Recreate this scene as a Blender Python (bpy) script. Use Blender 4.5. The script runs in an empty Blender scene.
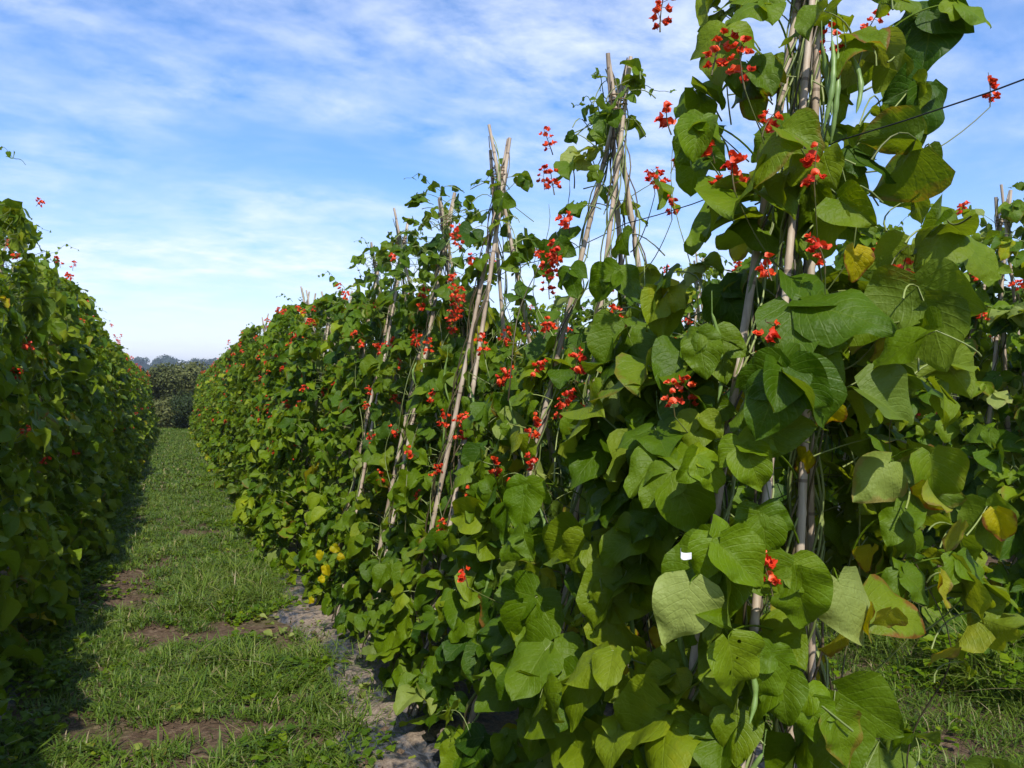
import bpy, math, random
import numpy as np
from mathutils import Vector, Matrix, noise as mnoise

random.seed(7)
RG = np.random.default_rng(7)
PI = math.pi
R = math.radians
scene = bpy.context.scene
COL = scene.collection
G = 0.0345          # the field falls gently away along the rows (Y = along the rows, X = across)

# ------------------------------------------------------------------ helpers
def ground(x, y):
    x = np.asarray(x, float); y = np.asarray(y, float)
    z = np.where(y < 46, -G*y, -G*46)
    t = np.clip((y-46)/80, 0, 1); z = z - 3.0*(t*t*(3-2*t))
    t = np.clip((y-160)/480, 0, 1); z = z + 5.6*(t*t*(3-2*t))
    t = np.clip((y-640)/900, 0, 1); z = z - 14*t
    near = np.clip((60-y)/30, 0, 1)*np.clip((60-abs(x))/30, 0, 1)
    z = z + near*0.014*(np.sin(x*7.1+np.sin(y*3.1))*np.cos(y*5.3+x*1.7) + .7*np.sin(x*13.7+y*4.1)*np.sin(y*11.9-x*3))
    return z

def tag(o, label=None, cat=None, group=None, kind=None):
    if label: o['label'] = label
    if cat: o['category'] = cat
    if group: o['group'] = group
    if kind: o['kind'] = kind
    return o

def mesh_from(name, V, loops, starts, totals, mats=(), attrs=None, smooth=True, mat_idx=None):
    me = bpy.data.meshes.new(name)
    V = np.asarray(V, np.float32)
    me.vertices.add(len(V)); me.vertices.foreach_set('co', V.ravel())
    me.loops.add(len(loops)); me.loops.foreach_set('vertex_index', np.asarray(loops, np.int32))
    me.polygons.add(len(starts))
    me.polygons.foreach_set('loop_start', np.asarray(starts, np.int32))
    me.polygons.foreach_set('loop_total', np.asarray(totals, np.int32))
    if mat_idx is not None: me.polygons.foreach_set('material_index', np.asarray(mat_idx, np.int32))
    me.polygons.foreach_set('use_smooth', np.full(len(starts), smooth))
    for k, a in (attrs or {}).items():
        at = me.attributes.new(k, 'FLOAT_VECTOR', 'POINT')
        at.data.foreach_set('vector', np.asarray(a, np.float32).ravel())
    me.update(calc_edges=True)
    for m in mats: me.materials.append(m)
    return me

class MB:
    """collects geometry for ONE mesh"""
    def __init__(s): s.V=[]; s.F=[]; s.n=0; s.A=[]; s.B=[]
    def add(s, V, F, luv=None, tint=None):
        V = np.asarray(V, float); F = np.asarray(F, int)
        s.V.append(V); s.F.append(F+s.n); s.n += len(V)
        s.A.append(np.zeros((len(V),3)) if luv is None else luv)
        s.B.append(np.zeros((len(V),3)) if tint is None else tint)
    def mesh(s, name, mat, smooth=True):
        V = np.concatenate(s.V)
        loops = []; tot = []
        for F in s.F:
            loops.append(F.ravel()); tot.append(np.full(len(F), F.shape[1]))
        loops = np.concatenate(loops); tot = np.concatenate(tot)
        st = np.concatenate([[0], np.cumsum(tot)[:-1]])
        return mesh_from(name, V, loops, st, tot, [mat], {'luv': np.concatenate(s.A), 'tint': np.concatenate(s.B)}, smooth)

def link(name, data, parent=None, loc=(0,0,0), rot=None):
    o = bpy.data.objects.new(name, data); COL.objects.link(o)
    o.location = loc
    if rot is not None: o.rotation_euler = rot
    if parent: o.parent = parent
    return o

def norm(v): 
    v = np.asarray(v, float)
    return v/np.maximum(np.linalg.norm(v, axis=-1, keepdims=True), 1e-9)

def tube(mb, pts, rad, n=5, tint=None, cap=True):
    pts = np.asarray(pts, float); m = len(pts)
    rad = np.broadcast_to(np.asarray(rad, float), (m,))
    T = norm(np.gradient(pts, axis=0))
    up = np.array([0.13,0.21,1.0]); 
    if abs(T[0] @ norm(up)) > .9: up = np.array([1.0,0.2,0.1])
    U = norm(np.cross(T, up)); W = np.cross(T, U)
    a = np.arange(n)*2*PI/n
    V = (pts[:,None,:] + rad[:,None,None]*(np.cos(a)[None,:,None]*U[:,None,:] + np.sin(a)[None,:,None]*W[:,None,:])).reshape(-1,3)
    F = []
    i = np.arange(m-1)[:,None]*n; j = np.arange(n)[None,:]; k = (j+1)%n
    F = np.stack([i+j, i+k, i+n+k, i+n+j], -1).reshape(-1,4)
    L = np.zeros((m,n,3)); L[:,:,0] = a/(2*PI); L[:,:,1] = np.concatenate([[0],np.cumsum(np.linalg.norm(np.diff(pts,axis=0),axis=1))])[:,None]
    tt = np.zeros((m*n,3)); 
    if tint is not None: tt[:] = tint
    mb.add(V, F, L.reshape(-1,3), tt)
    if cap:
        for e in (0, m-1):
            c = np.concatenate([[pts[e]], V[e*n:(e+1)*n]])
            f = np.array([[0,1+q,1+(q+1)%n] for q in range(n)])
            mb.add(c, f, None, np.broadcast_to(tt[0], (n+1,3)))

# ------------------------------------------------------------------ materials
def new_mat(name):
    m = bpy.data.materials.new(name); m.use_nodes = True
    nt = m.node_tree
    for n in list(nt.nodes): nt.nodes.remove(n)
    return m, nt
class NT:
    def __init__(s, nt): s.nt = nt
    def n(s, t, **kw):
        nd = s.nt.nodes.new(t)
        ins = kw.pop('ins', {})
        for k, v in kw.items(): setattr(nd, k, v)
        for k, v in ins.items():
            if hasattr(v, 'is_output'): s.nt.links.new(v, nd.inputs[k])
            else: nd.inputs[k].default_value = v
        return nd
    def math(s, op, a, b=0.0, clamp=False):
        return s.n('ShaderNodeMath', operation=op, use_clamp=clamp, ins={0:a, 1:b}).outputs[0]
    def mix(s, f, a, b, bt='MIX'):
        nd = s.nt.nodes.new('ShaderNodeMix'); nd.data_type='RGBA'; nd.blend_type = bt; nd.clamp_factor=True
        for i, v in ((0,f),(6,a),(7,b)):
            if hasattr(v,'is_output'): s.nt.links.new(v, nd.inputs[i])
            else: nd.inputs[i].default_value = v
        return nd.outputs[2]
    def ramp(s, f, stops):
        nd = s.nt.nodes.new('ShaderNodeValToRGB'); e = nd.color_ramp.elements
        while len(e) < len(stops): e.new(.5)
        for q,(p,c) in zip(e, stops): q.position=p; q.color=c
        s.nt.links.new(f, nd.inputs[0]); return nd.outputs[0]
    def noise(s, vec=None, scale=5, detail=3, rough=.5, dist=0.0):
        ins = {'Scale':scale,'Detail':detail,'Roughness':rough,'Distortion':dist}
        if vec is not None: ins['Vector']=vec
        return s.n('ShaderNodeTexNoise', ins=ins).outputs[0]
def C(r,g,b): return (r,g,b,1)

def leaf_material(name, sat=1.10, bright=1.0, detail=True):
    m, nt = new_mat(name); N = NT(nt)
    tint = N.n('ShaderNodeAttribute', attribute_name='tint').outputs['Vector']
    luv = N.n('ShaderNodeAttribute', attribute_name='luv').outputs['Vector']
    tx = N.n('ShaderNodeSeparateXYZ', ins={0:tint}); lu = N.n('ShaderNodeSeparateXYZ', ins={0:luv})
    oi = N.n('ShaderNodeObjectInfo').outputs['Random']
    geo = N.n('ShaderNodeNewGeometry'); tc = N.n('ShaderNodeTexCoord')
    pn = N.noise(tc.outputs['Object'], 9 if detail else 5, 3, .6)
    f = N.math('ADD', tx.outputs[0], N.math('MULTIPLY', N.math('SUBTRACT', pn, .5), .30), True)
    b = bright
    base = N.ramp(f, [(0, C(.028*b,.072*b,.009*b)), (.35, C(.080*b,.145*b,.013*b)), (.6, C(.130*b,.200*b,.019*b)), (.8, C(.21*b,.27*b,.030*b)), (1, C(.52,.40,.03))])
    u = N.math('ABSOLUTE', lu.outputs[0]); v = lu.outputs[1]
    # pinnate veins: midrib plus side veins running outward and towards the tip
    ph = N.math('MULTIPLY', N.math('SUBTRACT', v, N.math('MULTIPLY', u, .42)), 7.0)
    fr = N.math('ABSOLUTE', N.math('SUBTRACT', N.math('FRACT', ph), .5))
    side = N.math('SUBTRACT', 1.0, N.math('MULTIPLY', fr, 9.0), True)
    mid = N.math('SUBTRACT', 1.0, N.math('MULTIPLY', u, 22.0), True)
    vein = N.math('MAXIMUM', N.math('MULTIPLY', side, .65), mid)
    base = N.mix(N.math('MULTIPLY', vein, .34), base, N.mix(.55, base, C(.30,.38,.09)))
    # brown, dry rim and spots on ageing leaves (tint.y), pale dusty bloom (tint.z)
    edge = N.math('ADD', N.math('MULTIPLY', u, .75), N.math('MULTIPLY', v, .35))
    e2 = N.math('ADD', edge, N.math('MULTIPLY', N.math('SUBTRACT', N.noise(tc.outputs['Object'], 35, 3, .6), .5), .9))
    br = N.math('MULTIPLY', N.math('MULTIPLY', N.math('SUBTRACT', e2, .72), 6.0, True), tx.outputs[1])
    base = N.mix(br, base, C(.22,.10,.03))
    base = N.mix(tx.outputs[2], base, C(.33,.38,.13))
    back = N.mix(.40, base, C(.19,.255,.055))
    col = N.mix(geo.outputs['Backfacing'], base, back)
    hsv = N.n('ShaderNodeHueSaturation', ins={'Hue':.5,'Saturation':sat,'Value':N.math('ADD', N.math('MULTIPLY', oi, .22), .89),'Color':col}).outputs[0]
    h = N.math('ADD', N.math('MULTIPLY', vein, -.38), N.math('ADD', N.math('MULTIPLY', N.noise(tc.outputs['Object'], 55, 2, .5), 1.8), N.math('MULTIPLY', N.noise(tc.outputs['Object'], 160, 2, .5), .6)))
    bump = N.n('ShaderNodeBump', ins={'Strength':.7 if detail else .3,'Distance':.003,'Height':h}).outputs[0]
    p = N.n('ShaderNodeBsdfPrincipled', ins={'Base Color':hsv,'Roughness':N.math('ADD', N.math('MULTIPLY', pn, .25), .40),'Specular IOR Level':.28,'Normal':bump})
    tr = N.n('ShaderNodeBsdfTranslucent', ins={'Color':N.mix(1.0, hsv, C(1.75,1.5,.45), 'MULTIPLY'),'Normal':bump})
    mx = N.n('ShaderNodeMixShader', ins={0:.41,1:p.outputs[0],2:tr.outputs[0]})
    # insect holes only on leaves flagged by a negative tint.y
    hole = N.math('MULTIPLY', N.math('LESS_THAN', tx.outputs[1], -.5), N.math('LESS_THAN', N.n('ShaderNodeTexVoronoi', ins={'Vector':tc.outputs['Object'],'Scale':34.0}).outputs['Distance'], .16))
    tp = N.n('ShaderNodeBsdfTransparent')
    mx2 = N.n('ShaderNodeMixShader', ins={0:hole,1:mx.outputs[0],2:tp.outputs[0]})
    out = N.n('ShaderNodeOutputMaterial', ins={0:(mx2 if name=='bean_leaf_aged' else mx).outputs[0]})
    return m

def simple_mat(name, build):
    m, nt = new_mat(name); N = NT(nt)
    sh = build(N); N.n('ShaderNodeOutputMaterial', ins={0:sh}); return m

M_leaf = leaf_material('bean_leaf')
M_leaf_far = leaf_material('bean_leaf_small', detail=False)
M_aged = leaf_material('bean_leaf_aged')

def f_cane(N):
    luv = N.n('ShaderNodeAttribute', attribute_name='luv').outputs['Vector']; s = N.n('ShaderNodeSeparateXYZ', ins={0:luv})
    tc = N.n('ShaderNodeTexCoord'); oi = N.n('ShaderNodeObjectInfo').outputs['Random']
    mp = N.n('ShaderNodeMapping', ins={'Vector':tc.outputs['Object'],'Scale':(60,60,5)}).outputs[0]
    n1 = N.noise(mp, 1, 4, .6); n2 = N.noise(tc.outputs['Object'], 5, 3, .6)
    col = N.ramp(N.math('ADD', N.math('MULTIPLY', n1, .6), N.math('MULTIPLY', n2, .4)), [(.3, C(.20,.14,.09)), (.48, C(.40,.31,.22)), (.7, C(.60,.52,.40))])
    ring = N.math('LESS_THAN', N.math('FRACT', N.math('ADD', N.math('MULTIPLY', s.outputs[1], 4.3), oi)), .035)
    col = N.mix(N.math('MULTIPLY', ring, .7), col, C(.10,.065,.04))
    bmp = N.n('ShaderNodeBump', ins={'Strength':.5,'Distance':.002,'Height':n1}).outputs[0]
    return N.n('ShaderNodeBsdfPrincipled', ins={'Base Color':col,'Roughness':.62,'Normal':bmp}).outputs[0]
M_cane = simple_mat('weathered_cane', f_cane)

def f_vine(N):
    tint = N.n('ShaderNodeAttribute', attribute_name='tint').outputs['Vector']; t = N.n('ShaderNodeSeparateXYZ', ins={0:tint})
    tc = N.n('ShaderNodeTexCoord')
    f = N.math('ADD', t.outputs[0], N.math('MULTIPLY', N.math('SUBTRACT', N.noise(tc.outputs['Object'], 7, 2), .5), .3), True)
    col = N.ramp(f, [(0, C(.035,.03,.018)), (.3, C(.10,.075,.035)), (.55, C(.13,.17,.04)), (1, C(.26,.31,.09))])
    p = N.n('ShaderNodeBsdfPrincipled', ins={'Base Color':col,'Roughness':.5}).outputs[0]
    return p
M_vine = simple_mat('bean_stem', f_vine)

def f_flower(N):
    tint = N.n('ShaderNodeAttribute', attribute_name='tint').outputs['Vector']; t = N.n('ShaderNodeSeparateXYZ', ins={0:tint})
    col = N.ramp(t.outputs[0], [(0, C(.10,.12,.03)), (.12, C(.24,.015,.02)), (.3, C(.68,.030,.010)), (.8, C(.90,.110,.018)), (1, C(.72,.14,.12))])
    p = N.n('ShaderNodeBsdfPrincipled', ins={'Base Color':col,'Roughness':.5}).outputs[0]
    tr = N.n('ShaderNodeBsdfTranslucent', ins={'Color':col}).outputs[0]
    return N.n('ShaderNodeMixShader', ins={0:.3,1:p,2:tr}).outputs[0]
M_flower = simple_mat('scarlet_petals', f_flower)
def f_pod(N):
    tc = N.n('ShaderNodeTexCoord')
    n = N.noise(tc.outputs['Object'], 80, 2)
    col = N.mix(n, C(.10,.18,.03), C(.20,.29,.07))
    return N.n('ShaderNodeBsdfPrincipled', ins={'Base Color':col,'Roughness':.45}).outputs[0]
M_pod = simple_mat('green_pod', f_pod)
M_twine = simple_mat('brown_twine', lambda N: N.n('ShaderNodeBsdfPrincipled', ins={'Base Color':C(.16,.10,.05),'Roughness':.9}).outputs[0])
M_wire = simple_mat('dark_wire', lambda N: N.n('ShaderNodeBsdfPrincipled', ins={'Base Color':C(.035,.035,.04),'Roughness':.5,'Metallic':.3}).outputs[0])
M_white = simple_mat('white_plastic', lambda N: N.n('ShaderNodeBsdfPrincipled', ins={'Base Color':N.mix(N.noise(None,30,2),C(.7,.7,.68),C(.82,.82,.8)),'Roughness':.4}).outputs[0])

def f_grass(N):
    tint = N.n('ShaderNodeAttribute', attribute_name='tint').outputs['Vector']; t = N.n('ShaderNodeSeparateXYZ', ins={0:tint})
    col = N.ramp(t.outputs[0], [(0, C(.026,.058,.007)), (.4, C(.072,.136,.010)), (.75, C(.140,.205,.020)), (.86, C(.17,.20,.045)), (.93, C(.28,.22,.11)), (1, C(.34,.28,.16))])
    p = N.n('ShaderNodeBsdfPrincipled', ins={'Base Color':col,'Roughness':.5,'Specular IOR Level':.3}).outputs[0]
    tr = N.n('ShaderNodeBsdfTranslucent', ins={'Color':N.mix(1.0, col, C(1.5,1.4,.5), 'MULTIPLY')}).outputs[0]
    return N.n('ShaderNodeMixShader', ins={0:.3,1:p,2:tr}).outputs[0]
M_grass = simple_mat('grass_blades', f_grass)

def f_soil(N):
    geo = N.n('ShaderNodeNewGeometry'); pos = geo.outputs['Position']
    s = N.n('ShaderNodeSeparateXYZ', ins={0:pos})
    n1 = N.noise(pos, 3.5, 5, .65); n2 = N.noise(pos, 26, 5, .65); n3 = N.noise(pos, 1.1, 3, .55)
    soil = N.ramp(n2, [(.3, C(.050,.032,.018)), (.5, C(.105,.068,.040)), (.7, C(.19,.135,.085))])
    green = N.ramp(n2, [(.3, C(.030,.058,.010)), (.7, C(.085,.130,.022))])
    far = N.math('MULTIPLY', N.math('SUBTRACT', s.outputs[1], 6.0), .05, True)
    g = N.math('ADD', N.math('MULTIPLY', N.math('SUBTRACT', N.math('ADD', N.math('MULTIPLY', n1, .5), N.math('MULTIPLY', n3, .5)), .54), 4.5), far, True)
    col = N.mix(g, soil, green)
    # distant fields beyond the hedge
    vf = N.n('ShaderNodeTexVoronoi', ins={'Vector':pos,'Scale':.006}).outputs['Color']
    fld = N.mix(.35, C(.075,.12,.03), N.mix(1.0, vf, C(.35,.32,.12), 'MULTIPLY'))
    col = N.mix(N.math('MULTIPLY', N.math('SUBTRACT', s.outputs[1], 70.0), .02, True), col, fld)
    h = N.math('ADD', N.math('MULTIPLY', n2, 1.0), N.noise(pos, 90, 3, .6))
    b = N.n('ShaderNodeBump', ins={'Strength':.8,'Distance':.02,'Height':h}).outputs[0]
    return N.n('ShaderNodeBsdfPrincipled', ins={'Base Color':col,'Roughness':.92,'Specular IOR Level':.2,'Normal':b}).outputs[0]
M_soil = simple_mat('field_soil', f_soil)

def f_plastic(N):
    geo = N.n('ShaderNodeNewGeometry'); pos = geo.outputs['Position']
    mp = N.n('ShaderNodeMapping', ins={'Vector':pos,'Scale':(16,5,9)}).outputs[0]
    w = N.noise(mp, 1.4, 4, .6, 1.2)
    d = N.math('MULTIPLY', N.math('SUBTRACT', N.math('ADD', N.math('MULTIPLY', N.noise(pos, 3.0, 4, .6), .6), N.math('MULTIPLY', N.noise(pos, 22, 4, .7), .4)), .455), 10.0, True)
    dust = N.ramp(N.noise(pos, 60, 3, .6), [(.3, C(.13,.09,.06)), (.7, C(.33,.26,.19))])
    base = N.mix(N.math('MULTIPLY', N.math('SUBTRACT', w, .45), 4.0, True), C(.020,.022,.026), C(.105,.11,.125))
    col = N.mix(d, base, dust)
    rg = N.math('ADD', N.math('MULTIPLY', d, .5), .32)
    b = N.n('ShaderNodeBump', ins={'Strength':1.0,'Distance':.02,'Height':w}).outputs[0]
    return N.n('ShaderNodeBsdfPrincipled', ins={'Base Color':col,'Roughness':rg,'Normal':b}).outputs[0]
M_plastic = simple_mat('mulch_film', f_plastic)

def tree_leaf(name, stops):
    def f(N):
        tint = N.n('ShaderNodeAttribute', attribute_name='tint').outputs['Vector']; t = N.n('ShaderNodeSeparateXYZ', ins={0:tint})
        col = N.ramp(t.outputs[0], stops)
        p = N.n('ShaderNodeBsdfPrincipled', ins={'Base Color':col,'Roughness':.6,'Specular IOR Level':.25}).outputs[0]
        tr = N.n('ShaderNodeBsdfTranslucent', ins={'Color':col}).outputs[0]
        return N.n('ShaderNodeMixShader', ins={0:.2,1:p,2:tr}).outputs[0]
    return simple_mat(name, f)
M_bush = tree_leaf('sallow_leaves', [(0, C(.045,.055,.014)), (.5, C(.095,.110,.028)), (1, C(.16,.165,.050))])
M_darkbush = tree_leaf('dark_hedge_leaves', [(0, C(.014,.026,.006)), (.5, C(.030,.050,.010)), (1, C(.06,.080,.020))])
M_fartree = tree_leaf('far_tree_leaves', [(0, C(.016,.032,.014)), (1, C(.045,.07,.028))])
M_bark = simple_mat('bark', lambda N: N.n('ShaderNodeBsdfPrincipled', ins={'Base Color':N.ramp(N.noise(None,8,4,.6),[(.3,C(.05,.04,.03)),(.7,C(.16,.13,.10))]),'Roughness':.9}).outputs[0])

# ------------------------------------------------------------------ bean leaf geometry
def leaflet(nv, nu, rs):
    """one heart-shaped bean leaflet, unit length, stalk at the origin, tip along +Y, upper face +Z"""
    t = np.linspace(0, 1, nv+1)
    s = np.linspace(-1, 1, nu+1)
    # outline: broad rounded base, widest at a third, drawn out to a point
    w = .50*np.power(np.clip(np.sin(PI*np.power(np.clip(t,1e-4,1), .58)), 0, 1), .72)*(1-.22*t)
    w[0] = .10; w[-1] = .006
    T, S = np.meshgrid(t, s, indexing='ij')
    W = w[:,None]
    asym = rs.uniform(-.10,.10)
    x = S*W*(1+asym*np.sign(S))
    y = T - .10*(1-T)**3*np.abs(S)*1.6            # the base lobes sweep back
    fold = rs.uniform(-.25,.85); cup = rs.uniform(-1.3,.5); droop = rs.uniform(.05,.95); roll = rs.uniform(-.35,.35)
    z = np.abs(x)*fold + cup*(x**2)*1.3 
    z = z + .075*np.sin(T*rs.uniform(6,13)+rs.uniform(0,6)+S*1.5)*np.abs(S)**1.5 + .022*np.sin(T*17+rs.uniform(0,6))*np.abs(S)
    z = z + roll*x*T
    # bend along the midrib
    a = droop*y
    yy = np.where(abs(droop)>1e-3, np.sin(a)/max(droop,1e-3), y); zz = -(1-np.cos(a))/max(droop,1e-3)
    Y = yy + z*np.sin(a); Z = zz + z*np.cos(a)
    xs = x + rs.uniform(-.12,.12)*y*y
    V = np.stack([xs, Y, Z], -1).reshape(-1,3)
    i = np.arange(nv)[:,None]*(nu+1); j = np.arange(nu)[None,:]
    F = np.stack([i+j, i+j+1, i+nu+1+j+1, i+nu+1+j], -1).reshape(-1,4)
    L = np.stack([S, T, np.zeros_like(S)], -1).reshape(-1,3)
    return V, F, L
LIB = {}
for lod, (nv, nu) in {0:(9,8), 1:(6,4), 2:(4,2)}.items():
    rs = np.random.default_rng(100+lod)
    LIB[lod] = [leaflet(nv, nu, rs) for _ in range(14)]

def add_leaflets(mb, lod, P, D, Nn, S, tint, rs):
    """P base points, D tip directions, Nn face normals, S lengths, tint (n,3)"""
    D = norm(D); X = norm(np.cross(D, Nn)); Z = np.cross(X, D)
    which = rs.integers(0, 14, len(P))
    for k in range(14):
        q = np.where(which==k)[0]
        if not len(q): continue
        V, F, L = LIB[lod][k]
        wd = rs.uniform(.88,1.15,len(q))
        B = np.stack([X[q]*wd[:,None], D[q], Z[q]], 1)*S[q][:,None,None]
        W = np.einsum('vk,nkj->nvj', V, B) + P[q][:,None,:]
        n = len(q); nvv = len(V)
        FF = (F[None]+ (np.arange(n)*nvv)[:,None,None]).reshape(-1,4)
        mb.add(W.reshape(-1,3), FF, np.tile(L,(n,1)), np.repeat(tint[q], nvv, axis=0))

def trifoliate(mb, vb, lod, P, D, Nn, S, tint, rs, stalk=None):
    """compound leaves: three leaflets each, and a leaf stalk back to the stem"""
    n = len(P); D = norm(D - (D*Nn).sum(1,keepdims=True)*Nn/np.maximum((Nn*Nn).sum(1,keepdims=True),1e-9)); Nn = norm(Nn)
    X = np.cross(D, Nn)
    PP=[]; DD=[]; NN=[]; SS=[]; TT=[]
    j = lambda a: rs.normal(0, a, (n,3))
    PP.append(P + D*(S*.22)[:,None]); DD.append(D + j(.15)); NN.append(Nn + j(.18)); SS.append(S); TT.append(tint)
    for sg in (-1, 1):
        an = rs.uniform(.95,1.45,n)[:,None]
        d = D*np.cos(an) + sg*X*np.sin(an) + j(.12)
        d = d + np.array([0,0,-.28])
        PP.append(P + sg*X*(S*.04)[:,None]); DD.append(d); NN.append(Nn + sg*X*rs.uniform(-.1,.5,(n,1)) + j(.22)); SS.append(S*rs.uniform(.78,.95,n)); TT.append(tint+np.concatenate([rs.normal(0,.03,(n,1)),np.zeros((n,2))],1))
    P2=np.concatenate(PP); D2=np.concatenate(DD); N2=np.concatenate(NN); S2=np.concatenate(SS); T2=np.concatenate(TT)
    keep = rs.random(len(P2)) < .93
    add_leaflets(mb, lod, P2[keep], D2[keep], norm(N2[keep]), S2[keep], T2[keep], rs)
    if vb is not None and stalk is not None:
        for k in range(n):
            a = stalk[k]; b = P[k]; m = (a+b)/2 + np.array([0,0,.03]) + rs.normal(0,.012,3)
            e = b + D[k]*S[k]*.2
            m = (a+b)/2 + np.array([0,0,rs.uniform(-.01,.06)]) + rs.normal(0,.022,3)
            tq = np.linspace(0,1,6 if lod==0 else 4)[:,None]
            pts = np.concatenate([(1-tq)**2*a + 2*tq*(1-tq)*m + tq**2*b, [e]])
            tube(vb, pts, np.linspace(.0025,.0012,len(pts)), 4 if lod==0 else 3, (rs.uniform(.45,.95),0,0), cap=False)

# ------------------------------------------------------------------ canes
def cane_spec(rs, H, spread=.42, along=.24, tip=.22):
    apex = np.array([rs.normal(0,.015), rs.normal(0,.02), H-tip])
    out = []
    for sx in (-1,1):
        for sy in (-1,1):
            base = np.array([sx*(spread+rs.normal(0,.03)), sy*along+rs.normal(0,.06), -.08])
            ap = apex + np.array([sx*-.014, sy*.018+rs.normal(0,.008), 0])
            d = (ap-base)/np.linalg.norm(ap-base)
            end = ap + d*(tip*rs.uniform(.55,1.15))
            out.append((base, end, ap))
    return out
def make_cane(base, end, rs):
    mb = MB(); n = 15
    t = np.linspace(0,1,n)[:,None]
    pts = base*(1-t)+end*t
    bow = rs.normal(0,.014,2)
    pts[:,0] += bow[0]*np.sin(PI*t[:,0]); pts[:,1] += bow[1]*np.sin(PI*t[:,0])
    r = np.linspace(.0122,.0080,n)*rs.uniform(.85,1.12)
    # a slight swelling at the nodes
    fp=[]; fr=[]
    for i in range(n-1):
        fp += [pts[i], pts[i]*.94+pts[i+1]*.06, pts[i]*.88+pts[i+1]*.12]; fr += [r[i], r[i]*1.16, r[i]]
    fp.append(pts[-1]); fr.append(r[-1])
    tube(mb, fp, fr, 9)
    return mb.mesh('cane', M_cane)
def make_twine(apex, rs):
    mb = MB()
    a = np.linspace(0, 2*PI*4.2, 70)
    rr = .030+.004*np.sin(a*2.3)
    pts = np.stack([apex[0]+rr*np.cos(a), apex[1]+rr*np.sin(a)*1.15, apex[2]-.02+.008*a/PI+.006*np.sin(a)], -1)
    tube(mb, pts, .0028, 4)
    e = pts[-1]; tube(mb, [e, e+[.03,.01,-.03], e+[.035,.02,-.10]], .0024, 4)
    return mb.mesh('twine', M_twine)

# ------------------------------------------------------------------ flowers and pods
def make_flower(seed, n, lod=0, length=.12):
    """a spray of scarlet pea flowers on an upright stalk"""
    rs = np.random.default_rng(seed); mb = MB()
    t = np.linspace(0,1,6)[:,None]
    bend = rs.normal(0,.02,2)
    st = np.concatenate([t*0+bend[0]*t*t, bend[1]*t*t, t*length], 1)
    tube(mb, st, np.linspace(.0022,.001,6), 4, (.02,0,0))
    for k in range(n):
        f = rs.uniform(.22,1); c = st[-1]*f*f + st[0]*(1-f*f); c = np.array([bend[0]*f*f, bend[1]*f*f, f*length])
        a = rs.uniform(0,2*PI); o = np.array([math.cos(a), math.sin(a), rs.uniform(-.1,.5)]); o/=np.linalg.norm(o)
        p = c + o*rs.uniform(.008,.02)
        tube(mb, [c, p], .0008, 3, (.1,0,0), cap=False)
        sz = rs.uniform(.0085,.0135)*(1.25 if lod else 1)*(.75 if f>.93 else 1)
        up = np.array([0,0,1.]); sd = norm(np.cross(o, up)); upp = np.cross(sd, o)
        col = rs.uniform(.3,.85)
        m = 7 if lod==0 else 5
        # upright standard petal, two wings, and the keel
        for (ax, ay, sc, cc, tilt) in ((sd, upp*.9-o*.25, 1.0, col, .25), (norm(o+sd*.55), upp*.35-sd*.6, .95, col+.08, -.2), (norm(o-sd*.55), upp*.35+sd*.6, .95, col+.05, -.2), (o, sd*.6, .7, col-.12, .1)):
            ax = norm(ax); ay = norm(ay); nn = np.cross(ax, ay)
            cen = p + o*sz*.5 + (ay*sz*.45 if tilt>.2 else ax*sz*.25)
            ang = np.arange(m)*2*PI/m
            ring = cen + sz*sc*(np.cos(ang)[:,None]*ax*(.95) + np.sin(ang)[:,None]*ay*.8) + nn*(sz*.35*np.cos(2*ang+rs.uniform(0,1)))[:,None]
            V = np.concatenate([[cen - nn*sz*tilt], ring]); F = np.array([[0,1+q,1+(q+1)%m] for q in range(m)])
            mb.add(V, F, None, np.tile([min(max(cc+rs.normal(0,.04),.14),.97),0,0],(m+1,1)))
    return mb.mesh('flower_cluster', M_flower)
FLOW = {0:[make_flower(20+i, 7+i, 0, .07+.010*i) for i in range(5)], 1:[make_flower(40+i, 6+i, 1, .075) for i in range(4)]}
def make_pod(seed, length):
    rs = np.random.default_rng(seed); mb = MB(); n = 22
    t = np.linspace(0,1,n)
    c = rs.uniform(.15,.5)
    pts = np.stack([c*length*.4*(t**2), .02*np.sin(t*3), -length*t], -1)
    r = .0062*np.power(np.sin(PI*np.clip(t*.93+.05,0,1)), .5)*(1+.14*np.sin(t*length*160))
    r[0]=.0014; r[-1]=.0008
    tube(mb, pts, r, 8)
    tube(mb, [[0,0,.05],[0,0,.02],[0,0,0]], .0014, 5)
    return mb.mesh('pod', M_pod)
PODS = [make_pod(60+i, l) for i, l in enumerate((.15,.20,.24,.12))]

def add_flower(parent, loc, rs, lod=0, s=1.0, lean=None):
    o = link('flower_cluster', FLOW[lod][rs.integers(0,len(FLOW[lod]))], parent, loc)
    ln = lean if lean is not None else (rs.normal(0,.35), rs.normal(0,.35))
    o.rotation_euler = (ln[0], ln[1], rs.uniform(0,2*PI)); k = s*rs.uniform(.85,1.2); o.scale = (k,k,k)
    return o

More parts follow.
